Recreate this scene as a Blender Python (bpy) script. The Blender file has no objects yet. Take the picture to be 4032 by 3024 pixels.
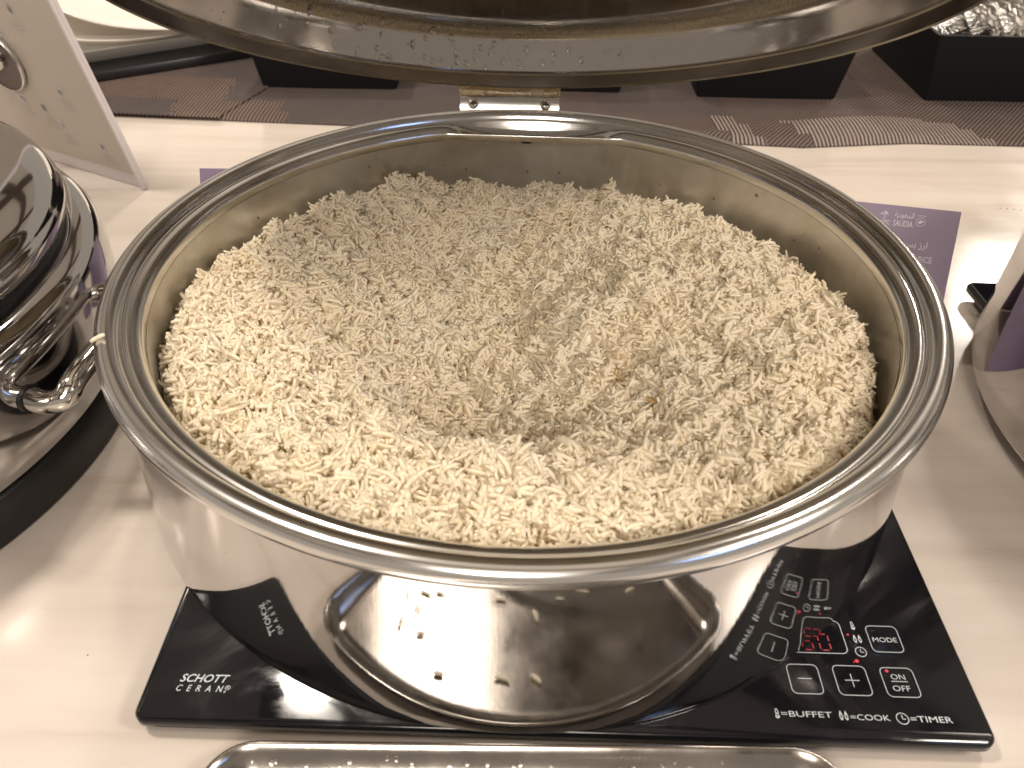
import bpy, bmesh, math, random
import numpy as np
from mathutils import Vector, Matrix
R_ = math.radians
rng = np.random.default_rng(7); random.seed(7)
S = bpy.context.scene; COL = S.collection
cos, sin, pi = math.cos, math.sin, math.pi

# ------------------------------------------------------------------ camera
CAM = Vector((-0.00193, -0.40845, 0.35399))
def cam_axes(p, y, r):
    f = Vector((0, cos(p), -sin(p))); u = Vector((0, sin(p), cos(p))); x = Vector((1, 0, 0))
    Z = Matrix.Rotation(y, 3, 'Z'); f, u, x = Z @ f, Z @ u, Z @ x
    return cos(r)*x + sin(r)*u, -sin(r)*x + cos(r)*u, f
cx_, cu_, cf_ = cam_axes(0.673917, 0.008332, 0.017266)
cd = bpy.data.cameras.new('camera'); cam = bpy.data.objects.new('camera', cd); COL.objects.link(cam)
cam.matrix_world = Matrix(((cx_.x, cu_.x, -cf_.x, CAM.x), (cx_.y, cu_.y, -cf_.y, CAM.y), (cx_.z, cu_.z, -cf_.z, CAM.z), (0, 0, 0, 1)))
cd.sensor_width = 36; cd.lens = 29.13; cd.clip_start = 0.01; cd.clip_end = 50
cd.dof.use_dof = True; cd.dof.focus_distance = 0.50; cd.dof.aperture_fstop = 14
S.camera = cam

# ------------------------------------------------------------------ world, lamps, exposure
W = bpy.data.worlds.new("World"); S.world = W; W.use_nodes = True
bg = W.node_tree.nodes['Background']; bg.inputs[0].default_value = (1.0, 0.86, 0.71, 1); bg.inputs[1].default_value = 0.42
def lamp(name, loc, to, size, power, col, shape='DISK', sy=None, spread=170):
    l = bpy.data.lights.new(name, 'AREA'); l.shape = shape; l.size = size
    if sy: l.size_y = sy
    l.energy = power; l.color = col; l.spread = R_(spread)
    o = bpy.data.objects.new(name, l); COL.objects.link(o); o.location = loc
    o.rotation_euler = (Vector(to) - Vector(loc)).to_track_quat('-Z', 'Y').to_euler()
    return o
NEUT = (1.0, 0.90, 0.785)
lamp('ceiling_or_fill_lamp', (-0.80, 0.0, 1.66), (-0.05, 0.0, 0.1), 0.24, 17, NEUT)
lamp('ceiling_or_fill_lamp', (1.30, -0.62, 1.30), (0.05, 0.0, 0.1), 0.40, 14, NEUT)
lamp('ceiling_or_fill_lamp', (-0.15, -1.9, 1.50), (0.0, 0.0, 0.1), 0.70, 20, NEUT)  # soft fill lamp added behind the camera, lights the dish's back under the lid
lamp('ceiling_or_fill_lamp', (-0.35, 1.05, 1.66), (-0.1, 0.4, 0), 0.14, 8, NEUT)
lamp('ceiling_or_fill_lamp', (2.15, 2.85, 1.66), (0.3, 0.1, 0), 0.20, 11, NEUT)
lamp('ceiling_or_fill_lamp', (0.95, 0.70, 1.66), (0.3, 0.1, 0), 0.14, 6, NEUT)
lamp('blue_screen_glow', (1.05, -1.05, 0.95), (0, 0, .1), 0.42, 0.9, (.30, .50, 1.0), 'RECTANGLE', 0.06)
S.view_settings.view_transform = 'Standard'; S.view_settings.look = 'None'
S.view_settings.exposure = 0.08; S.view_settings.gamma = 1
cy = S.cycles
cy.max_bounces = 14; cy.diffuse_bounces = 10; cy.glossy_bounces = 6; cy.transmission_bounces = 8
cy.blur_glossy = 0.6; cy.sample_clamp_indirect = 6

# ------------------------------------------------------------------ materials
def mat(name, base=(.8, .8, .8), rough=.5, metal=0., **kw):
    m = bpy.data.materials.new(name); m.use_nodes = True
    b = m.node_tree.nodes['Principled BSDF']
    b.inputs['Base Color'].default_value = (*base, 1); b.inputs['Roughness'].default_value = rough; b.inputs['Metallic'].default_value = metal
    for k, v in kw.items(): b.inputs[k.replace('_', ' ')].default_value = v
    return m
def nd(m, t, **kw):
    n = m.node_tree.nodes.new(t)
    for k, v in kw.items():
        if hasattr(n, k): setattr(n, k, v)
        else: n.inputs[k.replace('_', ' ')].default_value = v
    return n
def ln(m, a, b): m.node_tree.links.new(a, b)
def P(m): return m.node_tree.nodes['Principled BSDF']
def objco(m, scale=(1, 1, 1), kind='Object', rot=(0, 0, 0)):
    t = nd(m, 'ShaderNodeTexCoord'); mp = nd(m, 'ShaderNodeMapping'); mp.inputs['Scale'].default_value = scale; mp.inputs['Rotation'].default_value = rot
    ln(m, t.outputs[kind], mp.inputs['Vector']); return mp.outputs[0]
def noise(m, vec, scale, detail=4, rough=.55, dist=0):
    n = nd(m, 'ShaderNodeTexNoise'); n.inputs['Scale'].default_value = scale; n.inputs['Detail'].default_value = detail
    n.inputs['Roughness'].default_value = rough; n.inputs['Distortion'].default_value = dist
    if vec is not None: ln(m, vec, n.inputs['Vector'])
    return n.outputs['Fac']
def ramp(m, fac, stops):
    r = nd(m, 'ShaderNodeValToRGB'); e = r.color_ramp.elements
    while len(e) < len(stops): e.new(0.5)
    for q, (p, c) in zip(e, stops):
        q.position = p; q.color = (*c, 1) if len(c) == 3 else c
    ln(m, fac, r.inputs[0]); return r.outputs[0]
def rng_map(m, fac, a, b, lo, hi):
    r = nd(m, 'ShaderNodeMapRange'); ln(m, fac, r.inputs[0])
    for i, v in zip((1, 2, 3, 4), (a, b, lo, hi)): r.inputs[i].default_value = v
    return r.outputs[0]
def bump(m, h, strength, dist=.001):
    b = nd(m, 'ShaderNodeBump'); b.inputs['Strength'].default_value = strength; b.inputs['Distance'].default_value = dist
    ln(m, h, b.inputs['Height']); ln(m, b.outputs[0], P(m).inputs['Normal'])

def steel(name, base, r0, r1, nscale=18, bmp=0.0, stain=None):
    m = mat(name, base, r0, 1.0)
    v = objco(m)
    f = noise(m, v, nscale, 6, .6)
    ln(m, rng_map(m, f, .35, .7, r0, r1), P(m).inputs['Roughness'])
    if stain:
        f2 = noise(m, v, 26, 5, .65, .4)
        ln(m, ramp(m, f2, [(.35, stain), (.62, base)]), P(m).inputs['Base Color'])
    if bmp:
        bump(m, noise(m, v, 420, 2, .5), bmp, .0004)
    return m
M = {}
M['polished'] = steel('polished_steel', (.56, .545, .535), .025, .075, 14, 0)
bump(M['polished'], noise(M['polished'], objco(M['polished'], (1, 1, .03)), 900, 3, .6), .05, .0003)
M['rim'] = steel('brushed_rim_steel', (.72, .715, .705), .16, .23, 12, .0)
M['lid'] = steel('lid_steel', (.385, .36, .335), .10, .18, 16, .03)
M['pan'] = steel('food_pan_steel', (.73, .725, .71), .30, .42, 22, .05, stain=(.60, .58, .545))
M['hinge'] = steel('hinge_steel', (.60, .53, .42), .18, .35, 60, .05, stain=(.42, .33, .2))
M['chrome'] = steel('chrome', (.68, .66, .63), .03, .07, 10)
M['traysteel'] = steel('tray_steel', (.34, .315, .29), .14, .26, 40, .05)
M['dishsteel'] = steel('smooth_dish_steel', (.56, .55, .545), .05, .10, 10)
M['foil'] = mat('aluminium_foil', (.92, .90, .87), .26, 1.0)
bump(M['foil'], noise(M['foil'], objco(M['foil']), 260, 3), .6, .003)
M['glassblack'] = mat('black_ceramic_glass', (.006, .006, .008), .05)
_v = objco(M['glassblack']); _f = noise(M['glassblack'], _v, 16, 6, .65, 1.2)
ln(M['glassblack'], rng_map(M['glassblack'], _f, .45, .75, .04, .26), P(M['glassblack']).inputs['Roughness'])
M['blackplastic'] = mat('black_plastic', (.008, .008, .009), .42)
M['blackbox'] = mat('black_painted_wood', (.005, .005, .006), .6, 0, Specular_IOR_Level=.22)
bump(M['blackbox'], noise(M['blackbox'], objco(M['blackbox']), 300, 2), .15, .0006)
M['print'] = mat('white_print', (.52, .57, .60), .5)
M['porcelain'] = mat('white_porcelain', (.80, .76, .70), .12)
M['paper'] = mat('white_paper', (.82, .8, .76), .6)
M['purple'] = mat('purple_card', (.215, .160, .245), .35)
M['cardprint'] = mat('pale_card_print', (.56, .52, .59), .5)
M['led'] = mat('red_led', (.3, 0, .01), .4, Emission_Color=(1, .02, .06, 1), Emission_Strength=.45)
M['ledhalo'] = mat('red_led_segment', (.14, 0, .006), .4, Emission_Color=(1, .015, .05, 1), Emission_Strength=.16)
M['slate'] = mat('black_slate', (.01, .009, .009), .3)
M['water'] = mat('water', (1, 1, 1), .02, 0, Transmission_Weight=1.0, IOR=1.33)
M['darkhole'] = mat('dark_hole', (.004, .004, .004), .6)
M['dirt'] = mat('dry_food_speck', (.16, .11, .06), .7)

m = M['counter'] = mat('cream_stone', (.72, .64, .55), .16)
v1 = objco(m, (1.1, 13, 1), rot=(0, 0, R_(2.5))); f1 = noise(m, v1, 2.2, 7, .62, .5)
v2 = objco(m); f2 = noise(m, v2, 3.2, 5, .6, .6)
c1 = ramp(m, f1, [(.28, (.50, .435, .375)), (.47, (.60, .54, .485)), (.75, (.655, .605, .555))])
c2 = ramp(m, f2, [(.3, (.90, .87, .84)), (.65, (1, 1, 1))])
mx = nd(m, 'ShaderNodeMix', data_type='RGBA', blend_type='MULTIPLY'); mx.inputs[0].default_value = 1
ln(m, c1, mx.inputs[6]); ln(m, c2, mx.inputs[7]); ln(m, mx.outputs[2], P(m).inputs['Base Color'])
ln(m, rng_map(m, noise(m, v2, 9, 5), .35, .7, .10, .24), P(m).inputs['Roughness'])

def weave(name, ca, cb, period, ang, sharp=.5, fine=True, rough=.7):
    m = mat(name, ca, rough)
    v = objco(m, (1, 1, 1), rot=(0, 0, ang))
    w = nd(m, 'ShaderNodeTexWave', wave_type='BANDS', bands_direction='X', wave_profile='SIN')
    w.inputs['Scale'].default_value = 2*pi/(20*period)
    w.inputs['Distortion'].default_value = .5; w.inputs['Detail'].default_value = 1; w.inputs['Detail Scale'].default_value = 2
    ln(m, v, w.inputs['Vector'])
    n = noise(m, v, 60, 3)
    mxx = nd(m, 'ShaderNodeMath', operation='MULTIPLY_ADD'); ln(m, n, mxx.inputs[0]); mxx.inputs[1].default_value = .35; ln(m, w.outputs['Fac'], mxx.inputs[2])
    ln(m, ramp(m, mxx.outputs[0], [(.5 - sharp*.3 + .15, ca), (.5 + sharp*.3 + .15, cb)]), P(m).inputs['Base Color'])
    bump(m, w.outputs['Fac'], .5, .0008)
    return m
M['twill'] = weave('plum_twill_weave', (.016, .012, .011), (.112, .084, .078), .0042, R_(38), 1.2)
M['rib'] = weave('brown_rib_weave', (.026, .016, .013), (.17, .115, .09), .0042, 0, 1.0)
M['contrast'] = weave('black_and_beige_rib_weave', (.020, .015, .018), (.27, .21, .175), .0044, 0, .8)
M['brown'] = weave('fine_brown_weave', (.019, .012, .010), (.135, .095, .081), .0042, R_(38), 1.2)

m = M['rice'] = mat('cooked_rice', (.8, .7, .5), .38)
at = nd(m, 'ShaderNodeAttribute', attribute_name='tint'); ln(m, at.outputs['Color'], P(m).inputs['Base Color'])
P(m).inputs['Specular IOR Level'].default_value = .30
tl_ = nd(m, 'ShaderNodeBsdfTranslucent'); ln(m, at.outputs['Color'], tl_.inputs['Color'])
ms_ = nd(m, 'ShaderNodeMixShader'); ms_.inputs[0].default_value = .26
ln(m, P(m).outputs[0], ms_.inputs[1]); ln(m, tl_.outputs[0], ms_.inputs[2]); ln(m, ms_.outputs[0], m.node_tree.nodes['Material Output'].inputs['Surface'])
M['ricebed'] = mat('packed_rice', (.95, .89, .76), .6)

m = M['signfront'] = mat('sign_print_sheet', (.46, .41, .36), .35)

# ------------------------------------------------------------------ helpers
def link(name, me, m=None, parent=None, smooth=True):
    if m is not None:
        me.materials.append(M[m] if isinstance(m, str) else m)
    if smooth: me.polygons.foreach_set('use_smooth', np.ones(len(me.polygons), bool))
    o = bpy.data.objects.new(name, me); COL.objects.link(o)
    if parent is not None: o.parent = parent
    return o
def obj(name, V, F, m, parent=None, smooth=True):
    me = bpy.data.meshes.new(name); me.from_pydata([tuple(v) for v in V], [], F); me.update()
    return link(name, me, m, parent, smooth)
def root(name, label, cat, loc=(0, 0, 0), rz=0, group=None):
    o = bpy.data.objects.new(name, None); COL.objects.link(o); o.location = loc; o.rotation_euler = (0, 0, rz); o.empty_display_size = .02
    return tag(o, label, cat, group)
def tag(o, label, cat, group=None, kind=None):
    if label: o['label'] = label
    if cat: o['category'] = cat
    if group: o['group'] = group
    if kind: o['kind'] = kind
    return o
def sharp(o, ang=35):
    bm = bmesh.new(); bm.from_mesh(o.data)
    for e in bm.edges:
        if len(e.link_faces) == 2 and e.calc_face_angle(0) > R_(ang): e.smooth = False
    bm.to_mesh(o.data); bm.free(); return o
def lathe(name, prof, m, parent=None, seg=128, mod=None, closed=False):
    V, F = [], []
    n = len(prof)
    for i in range(seg):
        t = 2*pi*i/seg
        for j, (r, z) in enumerate(prof):
            if mod: r, z = mod(t, j, r, z)
            V.append((r*cos(t), r*sin(t), z))
    for i in range(seg):
        a, b = i*n, ((i+1) % seg)*n
        for j in range(n - (0 if closed else 1)):
            k = (j+1) % n
            F.append((a+j, b+j, b+k, a+k))
    me = bpy.data.meshes.new(name); me.from_pydata(V, [], F)
    bm = bmesh.new(); bm.from_mesh(me); bmesh.ops.remove_doubles(bm, verts=bm.verts, dist=1e-6); bmesh.ops.recalc_face_normals(bm, faces=bm.faces); bm.to_mesh(me); bm.free()
    return link(name, me, m, parent)
def arc(cx, cz, r, a0, a1, n):
    return [(cx + r*cos(R_(a0 + (a1-a0)*i/(n-1))), cz + r*sin(R_(a0 + (a1-a0)*i/(n-1)))) for i in range(n)]
def rrect(w, d, r, n=6):
    pts = []
    for sx, sy, a in ((1, 1, 0), (-1, 1, 90), (-1, -1, 180), (1, -1, 270)):
        for i in range(n+1):
            t = R_(a + 90*i/n); pts.append((sx*(w/2-r) + r*cos(t), sy*(d/2-r) + r*sin(t)))
    return pts
def rings(name, loops, m, parent=None, cap0=True, cap1=True, sh=35):
    n = len(loops[0]); V = [p for l in loops for p in l]; F = []
    for k in range(len(loops)-1):
        for i in range(n):
            j = (i+1) % n; F.append((k*n+i, k*n+j, (k+1)*n+j, (k+1)*n+i))
    if cap0: F.append(tuple(reversed(range(n))))
    if cap1: F.append(tuple(range((len(loops)-1)*n, len(loops)*n)))
    o = obj(name, V, F, m, parent)
    bm = bmesh.new(); bm.from_mesh(o.data); bmesh.ops.recalc_face_normals(bm, faces=bm.faces); bm.to_mesh(o.data); bm.free()
    return sharp(o, sh)
def tube(name, pts, rad, m, parent=None, seg=14, cap=True):
    pts = [Vector(p) for p in pts]; V, F = [], []; up = Vector((0.13, 0.2, 1)).normalized()
    for i, p in enumerate(pts):
        t = (pts[min(i+1, len(pts)-1)] - pts[max(i-1, 0)]).normalized()
        a = t.cross(up).normalized(); b = a.cross(t)
        rr = rad[i] if hasattr(rad, '__len__') else rad
        for k in range(seg): V.append(p + rr*(cos(2*pi*k/seg)*a + sin(2*pi*k/seg)*b))
    for i in range(len(pts)-1):
        for k in range(seg):
            F.append((i*seg+k, i*seg+(k+1) % seg, (i+1)*seg+(k+1) % seg, (i+1)*seg+k))
    if cap: F += [tuple(range(seg)), tuple(range((len(pts)-1)*seg, len(pts)*seg))]
    o = obj(name, V, F, m, parent)
    bm = bmesh.new(); bm.from_mesh(o.data); bmesh.ops.recalc_face_normals(bm, faces=bm.faces); bm.to_mesh(o.data); bm.free()
    return sharp(o, 50)
def spline(pts, n=10):
    pts = [Vector(p) for p in pts]; out = []
    for i in range(len(pts)-1):
        p0, p1, p2, p3 = pts[max(i-1, 0)], pts[i], pts[i+1], pts[min(i+2, len(pts)-1)]
        for k in range(n):
            t = k/n
            out.append(.5*((2*p1) + (p2-p0)*t + (2*p0-5*p1+4*p2-p3)*t*t + (3*p1-p0-3*p2+p3)*t**3))
    return out + [pts[-1]]
def flat(name, polys, m, parent, z):
    V, F = [], []
    for q in polys:
        F.append(tuple(range(len(V), len(V)+len(q)))); V += [(x, y, z) for x, y in q]
    o = obj(name, V, F, m, parent, smooth=False)
    bm = bmesh.new(); bm.from_mesh(o.data)
    for f in bm.faces:
        f.normal_update()
        if f.normal.z < 0: f.normal_flip()
    bm.to_mesh(o.data); bm.free(); return o
def ringpolys(outer, inner):
    n = len(outer); return [[outer[i], outer[(i+1) % n], inner[(i+1) % n], inner[i]] for i in range(n)]
def shift(pts, x, y): return [(a+x, b+y) for a, b in pts]
def rbox_ring(x0, x1, y0, y1, r, w):
    cx, cyy = (x0+x1)/2, (y0+y1)/2
    return ringpolys(shift(rrect(x1-x0, y1-y0, r), cx, cyy), shift(rrect(x1-x0-2*w, y1-y0-2*w, r-w), cx, cyy))
def circ(x, y, r, n=20, sx=1): return [(x + sx*r*cos(2*pi*i/n), y + r*sin(2*pi*i/n)) for i in range(n)]
def bar(x0, y0, x1, y1, w):
    d = Vector((x1-x0, y1-y0)); p = Vector((-d.y, d.x)).normalized()*w/2
    return [(x0+p.x, y0+p.y), (x0-p.x, y0-p.y), (x1-p.x, y1-p.y), (x1+p.x, y1+p.y)]
def text(name, body, x0, x1, y0, h, m, parent, z, shear=0, spacing=1.0, bold=0, sk=0):
    """lettering laid flat: left end x0, right end x1, baseline y0, height h; sk slants the line"""
    c = bpy.data.curves.new(name, 'FONT'); c.body = body; c.size = 1; c.shear = shear; c.space_character = spacing; c.offset = bold; c.resolution_u = 3
    t = bpy.data.objects.new(name, c); COL.objects.link(t)
    dg = bpy.context.evaluated_depsgraph_get(); me = bpy.data.meshes.new_from_object(t.evaluated_get(dg))
    bpy.data.objects.remove(t); bpy.data.curves.remove(c)
    co = np.array([v.co[:] for v in me.vertices]) if len(me.vertices) else np.zeros((0, 3))
    if len(co):
        mn, mxx = co.min(0), co.max(0)
        co[:, 0] = x0 + (co[:, 0]-mn[0])/(mxx[0]-mn[0])*(x1-x0)
        co[:, 1] = y0 + (co[:, 1]-mn[1])/(mxx[1]-mn[1])*h + (co[:, 0]-x0)*sk
        co[:, 2] = z
        me.vertices.foreach_set('co', co.ravel()); me.update()
    me.materials.clear()
    return link(name, me, m, parent, False)
def copy_tree(o, parent=None, skip=()):
    c = o.copy(); COL.objects.link(c)
    if parent is not None: c.parent = parent
    for ch in o.children:
        if ch.name.split('.')[0] not in skip: copy_tree(ch, c, skip)
    return c
def smooth01(a, b, x): t = np.clip((x-a)/(b-a), 0, 1); return t*t*(3-2*t)

# ------------------------------------------------------------------ setting
V = [(x, y, z) for z in (0, -.04) for x, y in ((-1.6, -.80), (1.6, -.80), (1.6, 1.7), (-1.6, 1.7))]
o = obj('counter_top', V, [(0, 1, 2, 3), (7, 6, 5, 4), (0, 4, 5, 1), (1, 5, 6, 2), (2, 6, 7, 3), (3, 7, 4, 0)], 'counter', smooth=False)
tag(o, 'glossy cream stone buffet counter with faint streaks', None, None, 'structure')

M['ceilpanel'] = mat('pale_ceiling_panel', (.84, .79, .72), .7); M['beam'] = mat('brown_beam', (.085, .052, .036), .5)
V = [(x, y, 1.80) for x, y in ((-3.5, -3.5), (3.5, -3.5), (3.5, 4.2), (-3.5, 4.2))]
ceil_ = obj('ceiling', V, [(0, 3, 2, 1)], 'ceilpanel', None, False); tag(ceil_, 'pale coffered ceiling over the buffet', None, None, 'structure')
def beam(x0, x1, y0, y1):
    V = [(x, y, z) for z in (1.725, 1.799) for x, y in ((x0, y0), (x1, y0), (x1, y1), (x0, y1))]
    obj('beam', V, [(0, 3, 2, 1), (4, 5, 6, 7), (0, 1, 5, 4), (1, 2, 6, 5), (2, 3, 7, 6), (3, 0, 4, 7)], 'beam', ceil_, False)
for i in range(4):
    x = -2.75 + i*1.8; beam(x-.13, x+.13, -3.4, 4.1)
    for j in range(4):
        y = -2.6 + j*1.8; beam(x+.131, x+1.669, y-.13, y+.13)
# ------------------------------------------------------------------ chafing dish
RIM = [(.2180, .1078), (.2192, .1092)] + arc(.2190, .1160, .0060, -72, 150, 18) + [
    (.2134, .1178), (.2126, .1164), (.2119, .1158), (.2112, .1159), (.2106, .1164), (.2090, .1161), (.2070, .1154), (.2056, .1147),
    (.2048, .1139), (.2044, .1130), (.2041, .1126), (.2036, .1121), (.2033, .1108), (.2031, .1090), (.2030, .1070)]
NR = len(RIM)
def rim_mod(t, j, r, z):
    d = (t - pi/2 + .03)
    w = max(0, 1 - (d/.33)**2)**1.1
    if w > 0 and j >= 23:
        q = min(1, (j - 23)/7)
        r -= .0125*w*q
        if j <= 30: z += (.1045 - z)*w*sin(pi*min(1, (j - 22.2)/8.0))**.6
        else: z += .0012*w
    return r, z
def build_dish(label, group, loc, recess=True):
    t = root('chafing_dish', label, 'chafing dish', loc, 0, group)
    b = [(0, .0122), (.215, .0122)] + arc(.2213, .0145, .0023, -90, 0, 6) + [(.2234, .020), (.2216, .05), (.2192, .09), (.2182, .106), (.2180, .1078)]
    body = lathe('body', b, 'polished', t, 160)
    lathe('rim', RIM, 'rim', t, 256, rim_mod)
    lathe('food_pan', [(.2029, .1068), (.2026, .100), (.2020, .06), (.199, .045), (.19, .035), (0, .034)], 'pan', t, 128)
    return t
dish = build_dish('large round steel chafing dish full of white rice, its lid propped half open', 'round chafing dishes along the counter', (0, 0, 0))
# drain hole in the recess behind the pan
hole = lathe('drain_hole', [(.0001, 0), (.0032, 0), (.0036, -.0003)], 'darkhole', dish, 20); hole.location = (.001, .1975, .1053); hole.scale = (1.2, .75, 1)

V, F = [], []
rs2 = random.Random(9)
for k in range(22):
    a = R_(rs2.uniform(10, 170)); z = rs2.uniform(.078, .102); q = rs2.uniform(.0004, .0013); rr0 = .2021
    b0 = len(V)
    for i in range(7):
        aa = 2*pi*i/7; V.append((rr0*cos(a + q*cos(aa)/rr0*rs2.uniform(.6, 1.2)), rr0*sin(a + q*cos(aa)/rr0*rs2.uniform(.6, 1.2)), z + q*sin(aa)*rs2.uniform(.5, 1.2)))
    V.append(((rr0-.0007)*cos(a), (rr0-.0007)*sin(a), z)); F += [(b0+i, b0+(i+1) % 7, b0+7) for i in range(7)]
o = obj('food_residue', V, F, 'dirt', dish); o['kind'] = 'stuff'
# hinge
hg = bpy.data.objects.new('hinge', None); COL.objects.link(hg); hg.parent = dish
HX0, HX1 = -.0512, .0255
def slab(name, prof, x0, x1, m, parent):
    n = len(prof); V = [(x0, y, z) for y, z in prof] + [(x1, y, z) for y, z in prof]
    F = [(i, (i+1) % n, n+(i+1) % n, n+i) for i in range(n)] + [tuple(range(n)), tuple(range(n, 2*n))]
    o = obj(name, V, F, m, parent)
    bm = bmesh.new(); bm.from_mesh(o.data); bmesh.ops.recalc_face_normals(bm, faces=bm.faces); bm.to_mesh(o.data); bm.free()
    return sharp(o, 40)
slab('hinge_base', [(.2245, .112), (.2245, .1175), (.2320, .1272), (.2335, .1272), (.2335, .112)], HX0, HX1, 'rim', hg)
slab('hinge_plate', [(.2321, .1274), (.2300, .1385), (.2330, .1450), (.2380, .1440), (.2350, .1274)], HX0-.0006, HX1+.0006, 'hinge', hg)
for sx in (-.0410, .0150):
    s = lathe('screw', [(0, .0022), (.0026, .0018), (.0039, .0008), (.0042, -.001)], 'chrome', hg, 20)
    s.location = (sx, .2279, .1226); s.rotation_euler = (R_(53), 0, 0)
    flat('screw_slot', [bar(-.0022, 0, .0022, 0, .0008), bar(0, -.0022, 0, .0022, .0008)], 'darkhole', s, .0023)

# lid, open about thirty degrees
LID_OPEN, RL = R_(30), .2222
HP = Vector((0, .2265, .1365))
lidM = (Matrix.Translation(HP) @ Matrix.Rotation(R_(.6), 4, 'Z') @ Matrix.Rotation(-LID_OPEN, 4, 'X') @ Matrix.Translation((0, -RL, 0)))
LIN = [(.2206, .0002), (.2204, .0082), (.2196, .0094), (.2172, .0096), (.2162, .0104), (.2150, .0150), (.2128, .0240), (.2112, .0300),
       (.2085, .0355), (.2040, .0400), (.1970, .0432), (.1850, .0465), (.160, .0515), (.120, .0570), (.070, .0610), (.030, .0625), (0, .0628)]
LOUT = [(0, .0640), (.070, .0622), (.120, .0582), (.160, .0527), (.185, .0477), (.1978, .0443), (.2052, .0409), (.2098, .0362), (.2126, .0302), (.2142, .0240), (.2166, .0150), (.2176, .0112), (.2214, .0104), (.2222, .0085), (.2222, .0004), (.2214, -.0008), (.2206, .0002)]
lid = lathe('lid', LIN + LOUT, 'lid', dish, 192); lid.matrix_local = lidM; sharp(lid, 30)
ln_r = np.array([p[0] for p in LIN]); ln_z = np.array([p[1] for p in LIN])
arcl = np.concatenate([[0], np.cumsum(np.hypot(np.diff(ln_r), np.diff(ln_z)))])
def on_lid(s, a):
    """point and inward normal of the lid's inside, s along the profile from the lip, a from the hinge"""
    r = np.interp(s, arcl, ln_r); z = np.interp(s, arcl, ln_z)
    dr = np.interp(s+.0008, arcl, ln_r) - np.interp(s-.0008, arcl, ln_r); dz = np.interp(s+.0008, arcl, ln_z) - np.interp(s-.0008, arcl, ln_z)
    l = math.hypot(dr, dz); nr, nz = -dz/l, dr/l
    t = pi/2 + a
    return Vector((r*cos(t), r*sin(t), z)), Vector((nr*cos(t), nr*sin(t), nz)), Vector((-dr/l*cos(t), -dr/l*sin(t), -dz/l))
def dropmesh(n=10, rr=4):
    V = [(0, 0, .55)]; F = []
    for k in range(1, rr+1):
        a = pi/2*k/rr
        for i in range(n): V.append((sin(a)*cos(2*pi*i/n), sin(a)*sin(2*pi*i/n), .55*cos(a)))
    for i in range(n): F.append((0, 1+i, 1+(i+1) % n))
    for k in range(rr-1):
        for i in range(n):
            a, b = 1+k*n, 1+(k+1)*n; F.append((a+i, b+i, b+(i+1) % n, a+(i+1) % n))
    return V, F
dv, df = dropmesh()
dme = bpy.data.meshes.new('water_drop'); dme.from_pydata(dv, [], df); dme.materials.append(M['water']); dme.polygons.foreach_set('use_smooth', np.ones(len(df), bool))
def frame(p, n, down, sx, sy, sz):
    y = (down - n*down.dot(n)).normalized(); x = y.cross(n)
    return Matrix(((x.x*sx, y.x*sy, n.x*sz, p.x), (x.y*sx, y.y*sy, n.y*sz, p.y), (x.z*sx, y.z*sy, n.z*sz, p.z), (0, 0, 0, 1)))
spots = [(.026, -.09, 1), (.0285, .165, 1), (.021, -.19, 1), (.020, .085, 1.3), (.0195, -.055, 1.3), (.018, .3, 1), (.024, .25, 1), (.030, .26, 1.1)]
for k in range(62):
    if k < len(spots): s, a, q = spots[k]
    else: s, a, q = random.uniform(.013, .040), random.choice((random.uniform(-.35, .75), random.uniform(0, .9))), random.uniform(.6, 1.1)
    p, n, dn = on_lid(s, a)
    r = random.uniform(.0012, .0024)*q
    d = bpy.data.objects.new('water_drop', dme); COL.objects.link(d); d.parent = lid
    d.matrix_local = frame(p + n*.00005, n, dn, r, r*random.uniform(1, 2.1), r*.75)
V, F = [], []
tv, tf = dropmesh(6, 2)
for k in range(2600):
    s = .040 + abs(random.gauss(0, .007)) - random.random()*.004; a = random.uniform(-1.0, 1.15)
    if random.random() < .08: s = random.uniform(.016, .042)
    p, n, dn = on_lid(s, a); r = random.uniform(.00025, .0006)
    Mx = frame(p + n*.00004, n, dn, r, r*1.3, r*.9); b0 = len(V)
    V += [Mx @ Vector(v) for v in tv]; F += [tuple(i+b0 for i in f) for f in tf]
o = obj('condensation', V, F, 'water', lid); o['kind'] = 'stuff'

# ------------------------------------------------------------------ rice
TH = np.radians([-180, -150, -135, -120, -90, -60, -40, -25, -12, 0, 12, 25, 38, 50, 70, 82, 98, 110, 120, 135, 150, 165, 180])
ZE = np.array([.094, .099, .100, .100, .100, .100, .098, .094, .090, .086, .077, .072, .071, .071, .067, .065, .065, .070, .075, .079, .083, .087, .092])
def g(x, y, cx, cyy, sx, sy, rot=0):
    c, s = cos(R_(rot)), sin(R_(rot)); dx, dy = x-cx, y-cyy
    u, v = c*dx+s*dy, -s*dx+c*dy
    return np.exp(-(u/sx)**2 - (v/sy)**2)
_ph = rng.uniform(0, 6.28, 40); _dir = rng.uniform(0, 6.28, 40)
def lumps(x, y, f, k0, n):
    out = 0
    for i in range(k0, k0+n):
        ff = f*(.7 + .6*((i*37) % 10)/10)
        out = out + np.sin(ff*(x*cos(_dir[i]) + y*sin(_dir[i])) + _ph[i])
    return out/n
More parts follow.
